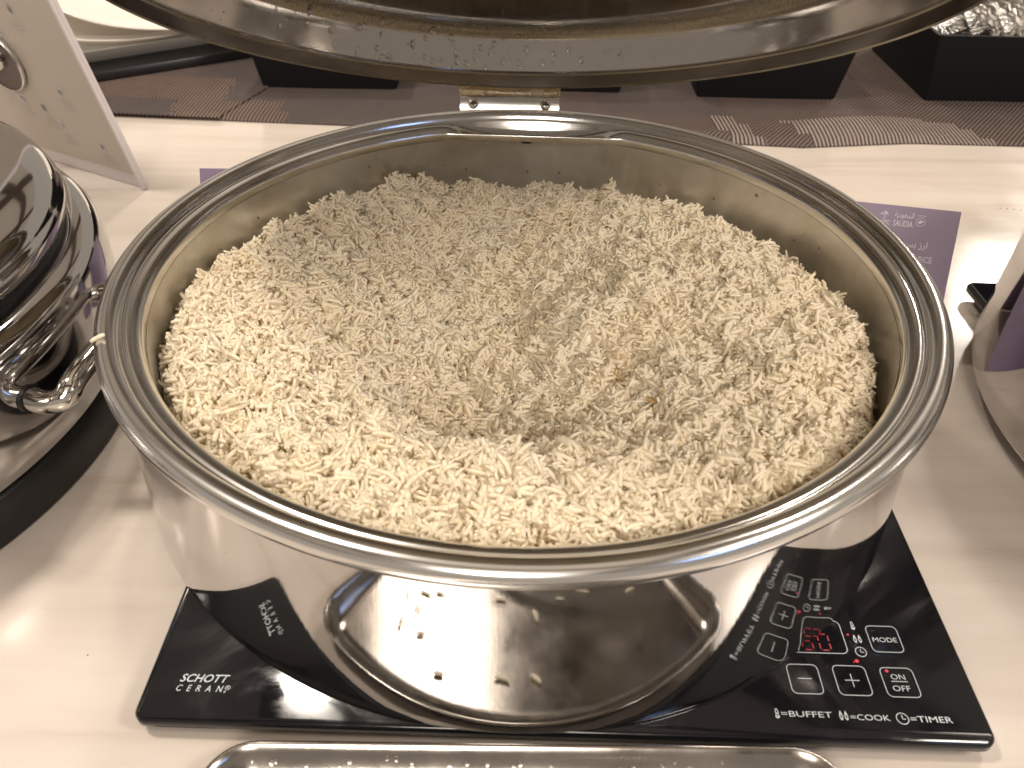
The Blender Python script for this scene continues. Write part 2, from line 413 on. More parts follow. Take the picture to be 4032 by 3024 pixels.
def height(x, y):
    r = np.hypot(x, y); t = np.arctan2(y, x)
    ze = np.interp(t, TH, ZE)
    u = np.clip(r/.201, 0, 1)
    base = .094*(1-u**2) + ze*u**2
    z = base
    z = z + .009*g(x, y, -.135, -.01, .05, .10, -8)          # left shoulder
    z = z + .010*g(x, y, .115, .01, .055, .10, 10)           # right shoulder
    z = z + .006*g(x, y, .0, .135, .12, .03)
    z = z + .013*g(x, y, .0, -.150, .11, .024)               # ridge along the front
    z = z - .030*g(x, y, -.032, .045, .060, .05)             # scooped hollow, upper part
    z = z - .018*g(x, y, .010, .024, .03, .022)
    z = z - .028*g(x, y, -.030, -.055, .055, .055)           # lower part
    z = z - .020*g(x, y, -.010, -.096, .045, .032)
    z = z - .010*g(x, y, .055, -.075, .035, .035)
    z = z + .012*g(x, y, .052, -.008, .040, .020, 20)
    z = z + .017*g(x, y, -.098, .168, .013, .012) + .009*g(x, y, -.076, .176, .006, .008) + .010*g(x, y, -.122, .152, .006, .006)
    z = z + .0090*lumps(x, y, 130, 0, 10) + .0095*lumps(x, y, 380, 10, 10) + .0055*lumps(x, y, 800, 20, 10)
    front = np.exp(-(np.angle(np.exp(1j*(t + pi/2)))/.9)**2)
    z = z - .017*smooth01(.185, .2012, r)*(1-front)
    right = np.exp(-(np.angle(np.exp(1j*(t + .28)))/.30)**2)
    z = z - .022*smooth01(.193, .2018, r)*right
    return z
rice = root('rice', 'heap of steamed long grain white rice with a scooped hollow, filling the large dish', 'rice', (0, 0, 0))
n_r, n_t = 110, 260
rr_ = np.linspace(0, .2018, n_r); V, F = [], []
for i, r in enumerate(rr_):
    for k in range(n_t):
        a = 2*pi*k/n_t; x, y = r*cos(a), r*sin(a); V.append((x, y, float(height(np.array(x), np.array(y))) - .0026))
for i in range(n_r-1):
    for k in range(n_t):
        k2 = (k+1) % n_t; F.append((i*n_t+k, (i+1)*n_t+k, (i+1)*n_t+k2, i*n_t+k2))
obj('packed_rice', V, F, 'ricebed', rice)

# one grain: five-sided, four rings and two tips, bent along its length
RG = np.array([-.5, -.455, -.20, .20, .455, .5]); RW = np.array([0, .72, 1, .98, .70, 0])
def grain_batch(C, T, N, L, Wd, bend, twist):
    """arrays of centres, axes, normals, lengths, half-widths, bends -> vertices (n,22,3)"""
    Bn = np.cross(N, T)
    out = np.zeros((len(C), 22, 3))
    def axis(s):
        return C + T*(s*L)[:, None] + N*(bend*L*(.25 - s*s))[:, None] + Bn*(twist*L*(.25 - s*s))[:, None]
    out[:, 0] = axis(np.full(len(C), RG[0])); out[:, 21] = axis(np.full(len(C), RG[5]))
    for k in range(4):
        c = axis(np.full(len(C), RG[k+1]))
        for i in range(5):
            a = 2*pi*i/5 + .3*k
            out[:, 1+k*5+i] = c + (Bn*cos(a)*1.12 + N*sin(a)*.9)*(Wd*RW[k+1])[:, None]
    return out
GF = []
for i in range(5): GF.append((0, 1+(i+1) % 5, 1+i))
for k in range(3):
    for i in range(5):
        a, b, c, d = 1+k*5+i, 1+k*5+(i+1) % 5, 6+k*5+(i+1) % 5, 6+k*5+i
        GF += [(a, b, c), (a, c, d)]
for i in range(5): GF.append((21, 16+i, 16+(i+1) % 5))
GF = np.array(GF)
NG = 58000
x = rng.uniform(-.202, .202, NG*2); y = rng.uniform(-.202, .202, NG*2)
k = np.hypot(x, y) < .2005; x, y = x[k][:NG], y[k][:NG]; n = len(x)
e = .0015
zh = height(x, y); nx = -(height(x+e, y) - height(x-e, y))/(2*e); ny = -(height(x, y+e) - height(x, y-e))/(2*e)
N = np.stack([nx, ny, np.ones(n)], 1); N /= np.linalg.norm(N, axis=1)[:, None]
depth = -.0046*rng.random(n)**1.25 + .0007
C = np.stack([x, y, zh], 1) + N*depth[:, None]
flow = 1.6*lumps(x, y, 70, 22, 8) + rng.normal(0, 1.5, n)
T = np.stack([np.cos(flow*1.6), np.sin(flow*1.6), np.zeros(n)], 1)
T -= N*(T*N).sum(1)[:, None]; T /= np.linalg.norm(T, axis=1)[:, None]
tilt = rng.normal(0, .36, n); up = rng.random(n) < np.where(np.hypot(x, y) > .178, .13, .05); tilt[up] = rng.normal(0, .9, up.sum())
T2 = T*np.cos(tilt)[:, None] + N*np.sin(tilt)[:, None]; N2 = -T*np.sin(tilt)[:, None] + N*np.cos(tilt)[:, None]
L = np.clip(rng.normal(.0102, .0024, n), .005, .0165); Wd = np.clip(rng.normal(.00116, .00020, n), .0008, .0018)
bend = rng.normal(.12, .30, n); tw = rng.normal(0, .42, n)
GV = grain_batch(C, T2, N2, L, Wd, bend, tw)
mr = np.hypot(GV[:, :, 0], GV[:, :, 1]).max(1); ok = mr < .2022
white = np.array([.958, .893, .748]); cream = np.array([.945, .835, .62]); tr = np.array([.95, .872, .70])
pt = np.clip(.5 + .45*lumps(x, y, 90, 30, 8) + rng.normal(0, .13, n), 0, 1)[:, None]
tint = white*(1-pt) + cream*pt
tt = rng.random(n) < .10; tint[tt] = tr
dk = rng.random(n) < .0005; tint[dk] = (.42, .26, .12)
osp = (np.hypot(x-.067, y+.088) < .004) & (depth > -.002); tint[osp] = (.86, .58, .20)
osp2 = (np.hypot(x-.052, y+.055) < .004); tint[osp2] = (.88, .72, .45)
GV, tint, C, depth_k = GV[ok], tint[ok], C[ok], depth[ok]
# the grains that show largest are parts of their own: the uppermost ones nearest the camera
dist = np.linalg.norm(C - np.array(CAM), axis=1) - 8*np.clip(depth_k + .0005, -.006, .001)
own = np.argsort(dist)[:300]; rest = np.setdiff1d(np.arange(len(C)), own)
def grains_mesh(name, gv, tn):
    k = len(gv); me = bpy.data.meshes.new(name)
    me.vertices.add(k*22); me.vertices.foreach_set('co', gv.reshape(-1).astype(np.float32))
    nf = len(GF)*k
    idx = (GF[None] + (np.arange(k)*22)[:, None, None]).reshape(-1)
    me.loops.add(nf*3); me.loops.foreach_set('vertex_index', idx.astype(np.int32))
    me.polygons.add(nf); me.polygons.foreach_set('loop_start', np.arange(0, nf*3, 3, dtype=np.int32))
    me.polygons.foreach_set('use_smooth', np.ones(nf, bool)); me.update(calc_edges=True)
    ca = me.color_attributes.new('tint', 'FLOAT_COLOR', 'POINT')
    ca.data.foreach_set('color', np.repeat(np.c_[tn, np.ones(k)], 22, axis=0).astype(np.float32).ravel())
    me.materials.append(M['rice']); return me
o = bpy.data.objects.new('loose_rice', grains_mesh('loose_rice', GV[rest], tint[rest])); COL.objects.link(o); o.parent = rice; o['kind'] = 'stuff'
for i in own:
    c = C[i]; o = bpy.data.objects.new('rice_grain', grains_mesh('rice_grain', GV[i:i+1] - c, tint[i:i+1])); COL.objects.link(o); o.parent = rice; o.location = c
def single_grain(name, p, ang, L_=.0095, parent=None, nrm=(0, 0, 1), bend_=.3):
    Tn = np.array([[cos(ang), sin(ang), 0.]]); Nn = np.array([nrm], float); Nn /= np.linalg.norm(Nn); Tn -= Nn*(Tn*Nn).sum(); Tn /= np.linalg.norm(Tn)
    gv = grain_batch(np.zeros((1, 3)), Tn, np.cross(Tn, np.cross(Nn, Tn)), np.array([L_]), np.array([.0012]), np.array([.05]), np.array([bend_]))
    o = bpy.data.objects.new(name, grains_mesh(name, gv, np.array([white]))); COL.objects.link(o); o.location = p
    if parent: o.parent = parent
    return o
a = R_(204.2)
tag(single_grain('rice_grain', (.2215*cos(a), .2215*sin(a), .1225), R_(12), .0085, None, (cos(a)*.5, sin(a)*.5, 1)), 'single stray rice grain stuck on the left side of the wide steel rim', 'rice grain')

# ------------------------------------------------------------------ induction cookers
def cooker(label, loc, rz, prints=True):
    t = root('induction_cooker', label, 'induction cooker', loc, rz, 'black induction cookers under the dishes')
    Wc = .3772
    def L(w, z): return [(px, py, z) for px, py in rrect(w, w, .006, 5)]
    rings('glass_top', [L(Wc-.002, .0058), L(Wc, .0068), L(Wc, .0108), L(Wc-.0022, .0120)], 'glassblack', t, sh=60)
    rings('housing', [L(Wc-.03, .0002), L(Wc-.016, .0010), L(Wc-.012, .0057)], 'blackplastic', t)
    if not prints: return t
    Zp = .01225; ox, oy = -.0224, .0331           # marks below are measured from the pot's axis
    def part(n, polys, m='print', z=Zp): return flat(n, [[(px/1000+ox, py/1000+oy) for px, py in q] for q in polys], m, t, z)
    def tx(n, b, x0, x1, y0, h, **k): return text(n, b, x0/1000+ox, x1/1000+ox, y0/1000+oy, h/1000, 'print', t, Zp, **k)
    lw = .36
    part('minus_button', rbox_ring(126.9, 141.5, -199.8, -184.5, 2.6, lw) + [bar(131.0, -192.0, 137.4, -192.0, .4)])
    part('plus_button', rbox_ring(148.2, 163.6, -199.9, -184.5, 2.6, lw) + [bar(152.6, -192.2, 159.2, -192.2, .4), bar(155.9, -195.6, 155.9, -188.8, .38)])
    b = part('power_button', rbox_ring(170.0, 185.4, -200.1, -184.9, 2.6, lw) + [bar(173.8, -192.1, 181.4, -192.1, .4)])
    tx('lettering', 'ON', 174.3, 180.8, -191.1, 2.7); tx('lettering', 'OFF', 173.4, 181.3, -197.0, 2.8)
    part('mode_button', rbox_ring(170.4, 185.6, -176.9, -162.1, 2.6, lw)); tx('lettering', 'MODE', 172.2, 183.8, -171.3, 2.6)
    part('display_frame', rbox_ring(118.5, 158.6, -178.4, -159.8, 3.0, lw))
    def digit(x, y, segs, w=4.9, h=8.8):
        q = .72; A = {'a': bar(x+.9, y+h, x+w-.9, y+h, q), 'g': bar(x+.9, y+h/2, x+w-.9, y+h/2, q), 'd': bar(x+.9, y, x+w-.9, y, q),
             'f': bar(x, y+h/2+.7, x, y+h-.7, q), 'b': bar(x+w, y+h/2+.7, x+w, y+h-.7, q), 'e': bar(x, y+.7, x, y+h/2-.7, q), 'c': bar(x+w, y+.7, x+w, y+h/2-.7, q)}
        return [A[s] for s in segs]
    part('display_digit', digit(137.6, -176.6, 'abcdfg'), 'ledhalo'); part('display_digit', digit(145.9, -176.6, 'abcdef'), 'ledhalo')
    for lx, ly, r in ((161.0, -167.6, .55), (161.1, -182.0, .95), (159.6, -182.6, .35), (173.4, -186.8, .8)): part('indicator_light', [circ(lx, ly, r, 12)], 'led')
    def therm(x, y, h): return ringpolys(circ(x, y+h*.62, h*.38, 14, .42), circ(x, y+h*.62, h*.28, 14, .3)) + [circ(x, y+.9, 1.0, 12), bar(x, y+.9, x, y+h*.55, .6)]
    def flames(x, y, h):
        out = []
        for dx in (-1.15, 1.15):
            o1 = [(x+dx + .95*sin(q)*abs(sin(q/2))**.8, y + h/2 - h/2*cos(q)*-1) for q in [2*pi*i/16 for i in range(16)]]
            i1 = [(x+dx + (px-x-dx)*.45, y+h*.42 + (py-y-h*.5)*.45) for px, py in o1]
            out += ringpolys(o1, i1)
        return out
    def clock(x, y, r): return ringpolys(circ(x, y, r, 26), circ(x, y, r-.36, 26)) + [bar(x, y+r*.6, x, y-.2, .36), bar(x-.1, y-.2, x+r*.5, y-.2, .36)]
    part('thermometer_icon', therm(164.7, -164.6, 4.6)); part('flame_icon', flames(164.9, -172.1, 4.6)); part('clock_icon', clock(164.5, -177.0, 2.7))
    part('thermometer_icon', therm(117.5, -211.9, 4.7)); part('flame_icon', flames(146.9, -212.0, 4.6)); part('clock_icon', clock(172.7, -210.4, 2.8))
    tx('lettering', '=BUFFET', 119.3, 141.8, -211.0, 2.7); tx('lettering', '=COOK', 149.8, 167.2, -211.7, 2.7); tx('lettering', '=TIMER', 176.2, 194.6, -211.8, 2.8)
    tx('lettering', 'SCHOTT', -150.9, -128.8, -202.8, 4.0, shear=.28, bold=.012); tx('lettering', 'CERAN', -151.2, -130.3, -207.4, 3.1, shear=.2, bold=.004, spacing=2.2)
    tx('lettering', '\u00ae', -129.6, -127.0, -206.4, 2.4); part('lettering', [circ(-129.2, -207.2, .4, 10)])
    return t
cooker('square black glass induction cooker with white touch buttons, under the rice dish', (.0222, -.0332, 0), -.00514)

# ------------------------------------------------------------------ neighbours: dish on the right, dish on the left
d2 = root('chafing_dish', 'polished steel dish cut by the right edge of the photo, beside the black cooker corner', 'chafing dish', (.523, -.018, 0), 0, 'round chafing dishes along the counter')
for ch in list(dish.children):
    if ch.name.split('.')[0] in ('body', 'rim', 'food_pan'):
        c = ch.copy(); COL.objects.link(c); c.parent = d2
ld = lid.copy(); COL.objects.link(ld); ld.parent = d2; ld.matrix_local = Matrix.Translation((0, 0, .1215))
cooker('second black glass cooker, only a corner showing beside the right-hand steel dish', (.5395, -.0265, 0), -.004, False)

t = root('soup_chafing_dish', 'closed round steel dish with domed lid and bar handle on a black ring base', 'chafing dish', (-.470, -.022, 0), 0, 'round chafing dishes along the counter')
lathe('base_ring', [(.205, .0), (.2135, .0004), (.2150, .002), (.2150, .028), (.2140, .0300), (.190, .0300)], 'blackplastic', t, 128)
lathe('body', [(.19, .0302), (.2125, .0302), (.2155, .034), (.2175, .05), (.2180, .085), (.2160, .098), (.2115, .1055), (.2055, .1085), (.1985, .1085)], 'dishsteel', t, 160)
lathe('seal', [(.1990, .1085), (.1975, .112), (.1985, .1160)], 'blackplastic', t, 96)
lathe('lid', [(.1985, .1160), (.2022, .1166), (.2030, .1200), (.2028, .1240), (.2012, .1262), (.2006, .1285), (.1990, .1325), (.1960, .1365), (.1910, .1400), (.183, .1430), (.165, .1468), (.13, .1515), (.09, .1550), (.05, .1570), (0, .158)], 'dishsteel', t, 160)
lathe('lid_knob', [(0, .192), (.016, .191), (.021, .185), (.018, .177), (.010, .172), (.009, .1575)], 'chrome', t, 32)
a1, a2 = R_(13.5), R_(-14.5)
p1 = Vector((.2155*cos(a1), .2155*sin(a1), .072)); p2 = Vector((.2155*cos(a2), .2155*sin(a2), .072))
u1, u2 = Vector((cos(a1), sin(a1), 0)), Vector((cos(a2), sin(a2), 0))
hpts = spline([p1 + u1*.004, p1 + u1*.014, p1 + u1*.024 + Vector((0, -.004, .003)), p1 + u1*.028 + Vector((-.001, -.016, .008)), (p1+p2)/2 + Vector((.030, 0, .010)), p2 + u2*.028 + Vector((-.001, .016, .008)), p2 + u2*.024 + Vector((0, .004, .003)), p2 + u2*.014, p2 + u2*.004], 8)
h = tube('handle', hpts, .0065, 'chrome', t, 18)
for p_, u_ in ((p1, u1), (p2, u2)): tube('handle_spacer', [p_ - u_*.002, p_ + u_*.0036], .0076, 'blackplastic', h, 18)

# ------------------------------------------------------------------ purple name cards
def tent_card(label, bx, by, psi, L, Wd_, phi=R_(61.3)):
    """folded card: front sheet leans back from its bottom edge (bx,by is its bottom corner), a rear sheet props it"""
    e = Vector((cos(psi), sin(psi), 0)); d = Vector((-sin(psi)*cos(phi), cos(psi)*cos(phi), sin(phi))); n = e.cross(d)
    t = root('name_card', label, 'name card', (0, 0, 0), 0, 'purple name cards standing on the counter')
    t.matrix_world = Matrix(((e.x, d.x, n.x, bx), (e.y, d.y, n.y, by), (e.z, d.z, n.z, .0004), (0, 0, 0, 1)))
    x0, x1 = (-Wd_, 0) if Wd_ > 0 else (0, -Wd_)
    def sheet(nm, q0, q1, th):
        q0, q1 = Vector(q0), Vector(q1); dirv = (q1-q0).normalized(); nv = Vector((1, 0, 0)).cross(dirv)*th
        V = [(x, q.y + k*nv.y, q.z + k*nv.z) for k in (0, -1) for x, q in ((x0, q0), (x1, q0), (x1, q1), (x0, q1))]
        o = obj(nm, V, [(0, 1, 2, 3), (7, 6, 5, 4), (0, 4, 5, 1), (1, 5, 6, 2), (2, 6, 7, 3), (3, 7, 4, 0)], 'purple', t, False); return o
    sheet('front_sheet', (0, 0, 0), (0, L, 0), .0005)
    # rear sheet from the fold down to the counter, in the card's own frame
    back = Vector((0, L, -.0007)); reach = 2*L*cos(phi)
    foot = Vector((0, reach*cos(phi), -reach*sin(phi)))
    sheet('rear_sheet', tuple(foot), tuple(back), .0005)
    return t
crt = tent_card('purple name card for rice with pale lettering, standing behind the rice dish on the right', .2940, .0713, R_(-10.82), .105, .074)
Zc = .0002
text('lettering', 'SAUDIA', -.0432, -.0300, .0912, .0043, 'cardprint', crt, Zc, bold=.012)
text('arabic_lettering', '\uFE94\uFEF3\uFEA9\uFEEE\uFECC\uFEB4\uFEDF\uFE8D', -.0430, -.0300, .0962, .0050, 'cardprint', crt, Zc, bold=.012)
text('lettering', 'BASMATI RICE', -.0420, -.0130, .0680, .0044, 'cardprint', crt, Zc, bold=.008)
text('arabic_lettering', '\uFEF2\uFE98\uFEE4\uFEB4\uFE91 \uFEAF\uFEAD\uFE8D', -.0420, -.0178, .0752, .0072, 'cardprint', crt, Zc, bold=.010)
lx, ly = -.0253, .0956
flat('round_emblem', ringpolys(circ(lx, ly, .0031, 26), circ(lx, ly, .00275, 26)) + [[(lx-.0021, ly-.0005), (lx-.0005, ly-.0014), (lx+.0019, ly+.0002), (lx+.0015, ly+.0011), (lx-.0002, ly+.0008)], [(lx-.0015, ly+.0007), (lx+.0005, ly+.0013), (lx-.0005, ly+.0016)]] +
     [bar(lx-.0025+.0012*i, ly+.0041+.00015*(2-abs(i-2)), lx-.0018+.0012*i, ly+.0041+.00015*(2-abs(i-2)), .0006) for i in range(5)], 'cardprint', crt, Zc)
px_, py_ = -.0497, .0958
palm = [bar(px_, py_-.0010, px_, py_+.0030, .0005)]
for a in range(-80, 81, 20):
    tip = (px_ + .0034*sin(R_(a)), py_+.0034 + .0022*cos(R_(a)) - .0015*abs(sin(R_(a)))); palm.append([(px_, py_+.0026), ((px_+tip[0])/2-.0003, (py_+.0034+tip[1])/2+.0006), tip, ((px_+tip[0])/2+.0004, (py_+.0034+tip[1])/2-.0001)])
for q in (1, -1):
    cur = [(px_ - q*.0040 + q*.008*i/8, py_ - .0042 + .0028*(i/8)**.7 + .0006*sin(pi*i/8)) for i in range(9)]
    palm += [bar(*cur[i], *cur[i+1], .0005) for i in range(8)]
flat('palm_and_swords_emblem', palm, 'cardprint', crt, Zc)
tent_card('purple name card with only one corner showing behind the left back of the rice dish', -.2480, .1400, R_(1.3), .095, -.067)

# ------------------------------------------------------------------ table runner, placemat
def front_y(x): return float(np.interp(x, [-1.2, -.47, -.30, 0, .13, .30, .42, .55, 1.2], [.51, .503, .493, .478, .466, .452, .470, .468, .46]))
def runner(name, x0, x1, z0, pick, wav=1.0, shear=0.0, nx=150, ny=60):
    V, F, mi = [], [], []
    for j in range(ny+1):
        for i in range(nx+1):
            x = x0 + (x1-x0)*i/nx; fy = front_y(x); v = (j/ny)**1.5; y = fy + (1.25-fy)*v + shear*0
            zz = z0
            if wav:
                d = y - fy
                zz += wav*(.0065*math.exp(-((x-.36)/.11)**2 - ((d-.045)/.04)**2) + .004*math.exp(-((x-.20)/.05)**2 - (d/.05)**2) + .0015*sin(34*x+1)*math.exp(-d/.08) + .0013)
                if d < .012: zz = z0 + (zz-z0)*smooth01(-.001, .012, d)
            xs = x + (shear*(y-fy) if i == 0 or i == nx else 0)*(1 if shear else 0)
            V.append((xs, y, zz))
    for j in range(ny):
        for i in range(nx):
            a = j*(nx+1)+i; F.append((a, a+1, a+nx+2, a+nx+1))
            x = x0 + (x1-x0)*(i+.5)/nx; y = (V[a][1]+V[a+nx+1][1])/2; mi.append(pick(x, y, y-front_y(x)))
    me = bpy.data.meshes.new(name); me.from_pydata(V, [], F)
    for k in ('twill', 'rib', 'contrast', 'brown'): me.materials.append(M[k])
    me.polygons.foreach_set('material_index', mi); o = link(name, me)
    so = o.modifiers.new('thickness', 'SOLIDIFY'); so.thickness = .0012; so.offset = 1
    return o
def pick_main(x, y, d):
    b = .062 + .006*sin(9*x)
    if d < b:
        for lim, k in ((-.27 - .25*d, 1), (.02, 0), (.222 - .25*d, 3), (.260 - .35*d, 2), (.318 - .45*d, 3), (.515 - .5*d, 2), (.62, 3)):
            if x < lim: return k
        return 2
    for lim, k in ((-.18, 0), (-.06, 0), (.08, 3), (.24, 0), (.46, 3), (.50, 3), (.62, 0)):
        if x < lim: return k
    return 3
o = runner('table_runner', -.60, 1.3, .0006, pick_main)
tag(o, 'brown and plum woven table runner lying rumpled along the back of the counter', 'table runner')
def pick_left(x, y, d):
    if d < .045: return 0 if x < -.405 - .2*d else 1
    if d < .115: return 1 if x < -.36 else 0
    return 0 if x > -.42 else 3
V, F, mi = [], [], []
nx, ny = 90, 40
for j in range(ny+1):
    for i in range(nx+1):
        v = j/ny; y = .5 + v*.5; xr = -.345 + .53*(y-.49)*.55
        x = -1.25 + (xr+1.25)*(i/nx)**.8; y = y - .5 + front_y(x) - .002; V.append((x, y, .0052))
for j in range(ny):
    for i in range(nx):
        a = j*(nx+1)+i; F.append((a, a+1, a+nx+2, a+nx+1)); c = V[a]; mi.append(pick_left(c[0], c[1], c[1]-front_y(c[0])))
me = bpy.data.meshes.new('woven_placemat'); me.from_pydata(V, [], F)
for k in ('twill', 'rib', 'contrast', 'brown'): me.materials.append(M[k])
me.polygons.foreach_set('material_index', mi); o = link('woven_placemat', me); so = o.modifiers.new('thickness', 'SOLIDIFY'); so.thickness = .0014; so.offset = -1
tag(o, 'striped brown woven placemat under the white dishes at the back left', 'placemat')

# ------------------------------------------------------------------ black boxes at the back
def box(label, x0, w, y0, d=.20, h=.078, fl=.012):
    t = root('black_box', label, 'box', (x0 + w/2, y0 + d/2, .0035), 0, 'black boxes in a row on the table runner')
    def L(gx, z, r=.004): return [(px, py, z) for px, py in rrect(w+2*gx, d+2*gx, r, 3)]
    rings('box_shell', [L(0, 0), L(fl, h), L(fl-.005, h), L(fl-.007, h-.02), L(-.006, .006)], 'blackbox', t)
    return t
box('black box far left behind the lid, beside the white dishes', -.320, .163, .598)
box('black box directly behind the hinge, mostly hidden by the lid', -.048, .163, .604)
box('empty black box right of the hinge, the one without foil cups', .207, .166, .594)
b3 = box('black box at the back right, filled with silver foil cups', .482, .166, .598)
# foil cups standing on edge in the right-hand box
V, F = [], []; sg = 36
prof = [(.0, .0), (.022, .0), (.026, .004), (.036, .016), (.040, .020), (.0435, .0205)]
for i in range(sg):
    a = 2*pi*i/sg
    for j, (r, z) in enumerate(prof):
        k = (1 if i % 2 else -1)*(.0011 if j >= 2 else .0003); V.append(((r+k)*cos(a), (r+k)*sin(a), z + k*.8))
n = len(prof)
for i in range(sg):
    for j in range(n-1): a, b = i*n, ((i+1) % sg)*n; F.append((a+j, b+j, b+j+1, a+j+1))
fme = bpy.data.meshes.new('foil_cup'); fme.from_pydata(V, [], F); fme.materials.append(M['foil'])
ORD = 'first second third fourth fifth sixth seventh eighth ninth tenth eleventh twelfth thirteenth fourteenth fifteenth sixteenth seventeenth eighteenth nineteenth twentieth'.split()
for row, (yy, zz, nn) in enumerate(((.652, .0585, 20), (.742, .063, 20))):
    for i in range(nn):
        o = bpy.data.objects.new('foil_cup', fme); COL.objects.link(o)
        o.location = (.490 + i*.0048 + random.uniform(-.0008, .0008), yy + random.uniform(-.003, .003), zz + random.uniform(-.002, .003))
        o.rotation_euler = (random.uniform(-.1, .1), R_(90) - R_(24) + random.uniform(-.10, .10), random.uniform(-.25, .25) + .35)
        o.rotation_euler.rotate_axis('Z', random.uniform(0, 6))
        tag(o, 'crinkled silver foil cup, %s from the left in the %s row of the black box' % (ORD[i], ('front', 'rear')[row]), 'foil cup', 'foil cups standing in the black box')

# ------------------------------------------------------------------ white dishes at the back left
o = rings('serving_slate', [[(px, py, z) for px, py in rrect(w, d, .01, 4)] for w, d, z in ((.42, .22, 0), (.42, .22, .009), (.418, .218, .0105))], 'slate')
o.location = (-.545, .712, .0068); o.rotation_euler = (0, 0, R_(33)); tag(o, 'black slate serving board under the white dishes at the back left', 'serving board')
def oval(name, label, cx, cyy, z, ax, ay, h, rz, tx=0, m='porcelain'):
    o = lathe(name, [(0, .003), (.62, .003), (.70, 0), (.76, .001), (.93, .8*h), (1.0, h), (.985, h+.0016), (.90, .82*h), (.72, .35*h), (.5, .25*h), (0, .22*h)], m, None, 96)
    for v in o.data.vertices: v.co.x *= ax; v.co.y *= ay
    o.location = (cx, cyy, z); o.rotation_euler = (tx, 0, rz); return tag(o, label, 'dish', 'white porcelain dishes stacked at the back left')
LP = [[(px, py, z) for px, py in rrect(w, d, .03, 6)] for w, d, z in ((.29, .13, 0), (.33, .17, .016), (.335, .175, .019), (.328, .168, .0185), (.29, .13, .006))]
o = rings('porcelain_platter', LP, 'porcelain'); o.location = (-.525, .722, .0175); o.rotation_euler = (0, 0, R_(35)); tag(o, 'white rounded rectangular platter, lowest of the white dishes on the slate', 'platter', 'white porcelain dishes stacked at the back left')
oval('porcelain_dish', 'white oval porcelain dish lying in the platter, middle of the stack', -.505, .735, .046, .16, .080, .022, R_(30), R_(20))
oval('porcelain_dish', 'white oval porcelain dish on top of the stack at the back left', -.455, .745, .082, .165, .088, .024, R_(26), R_(36))
o = obj('paper_sheet', [(-.705, .885, .008), (-.66, 1.02, .008), (-.88, 1.10, .008), (-.93, .96, .008), (-.705, .885, .0074), (-.66, 1.02, .0074), (-.88, 1.10, .0074), (-.93, .96, .0074)],
        [(0, 1, 2, 3), (7, 6, 5, 4), (0, 4, 5, 1), (1, 5, 6, 2), (2, 6, 7, 3), (3, 7, 4, 0)], 'paper', None, False); tag(o, 'white sheet of paper lying behind the white dishes at the back left', 'paper')

# ------------------------------------------------------------------ acrylic sign on the left
SB = Vector((-.361, .320, .0012)); se = Vector((-.891, .453, 0)).normalized(); sn = Vector((se.y, -se.x, 0))   # sn points away from the camera
lean = R_(-11.5); su = cos(lean)*Vector((0, 0, 1)) + sin(lean)*sn; sf = se.cross(su)
if sf.y > 0: sf = -sf
sg = root('sign_stand', 'white printed allergen sign in a clear stand behind the left steel dish', 'sign', SB)
sg.matrix_world = Matrix(((se.x, su.x, sf.x, SB.x), (se.y, su.y, sf.y, SB.y), (se.z, su.z, sf.z, SB.z), (0, 0, 0, 1)))
def plate(name, x0, x1, y0, y1, z0, z1, m):
    V = [(x, y, z) for z in (z0, z1) for x, y in ((x0, y0), (x1, y0), (x1, y1), (x0, y1))]
    o = obj(name, V, [(0, 3, 2, 1), (4, 5, 6, 7), (0, 1, 5, 4), (1, 2, 6, 5), (2, 3, 7, 6), (3, 0, 4, 7)], m, sg, False)
    bm = bmesh.new(); bm.from_mesh(o.data); bmesh.ops.recalc_face_normals(bm, faces=bm.faces); bm.to_mesh(o.data); bm.free(); return o
M['acrylic'] = mat('clear_acrylic', (.97, .96, .98), .03, 0, Transmission_Weight=1.0, IOR=1.2)
M['frost'] = mat('acrylic_edge', (.66, .62, .63), .25)
plate('back_panel', 0, .22, 0, .31, -.0035, 0, 'frost')
plate('print_sheet', .006, .216, .014, .304, .0002, .0008, 'signfront')
plate('front_edge_strip', 0, .0028, 0, .31, .0002, .0030, 'frost')
M['ink'] = mat('grey_blue_ink', (.47, .46, .47), .5); M['ink2'] = mat('pale_grey_ink', (.43, .395, .36), .5)
polys, ink = [], []
rs = random.Random(4)
for (ix, iy) in ((.034, .035), (.078, .047), (.053, .087), (.105, .100), (.092, .062), (.12, .07), (.095, .136), (.14, .12), (.065, .16)):
    for k in range(3):
        cx0, cy0 = ix+rs.uniform(-.003, .003), iy+.004+rs.uniform(-.004, .004)
        ink.append([(cx0+rs.uniform(.6, 1.2)*.0032*cos(q), cy0+rs.uniform(.6, 1.2)*.0042*sin(q)) for q in [2*pi*i/9 for i in range(9)]])
    for k in range(3):
        w = rs.uniform(.010, .021); y = iy - .0065 - k*.0042; polys.append(bar(ix-w/2, y, ix+w/2, y, .0011))
for k in range(0, len(ink), 3): flat('printed_icon', ink[k:k+3], 'ink', sg, .0010)
for k in range(0, len(polys), 3): flat('printed_text', polys[k:k+3], 'ink2', sg, .0010)
# knob through the sign, with dark spun dish and polished centre
kn = bpy.data.objects.new('sign_knob', None); COL.objects.link(kn); kn.parent = sg; kn.location = (.1175, .1125, .006)
lathe('knob_rim', [(.0292, .0006), (.0300, .0002), (.0300, -.003), (.028, -.005), (0, -.005)], 'rim', kn, 48)
M['spun'] = steel('dark_spun_steel', (.10, .075, .075), .2, .32, 40)
lathe('knob_dish', [(.0292, .0006), (.0265, -.0004), (.024, .0001), (.021, -.0006), (.018, -.0002), (.013, -.001), (0, -.001)], 'spun', kn, 48)
lathe('knob_button', [(0, .007), (.005, .0062), (.0088, .0035), (.0098, 0), (.0098, -.001)], 'chrome', kn, 28)

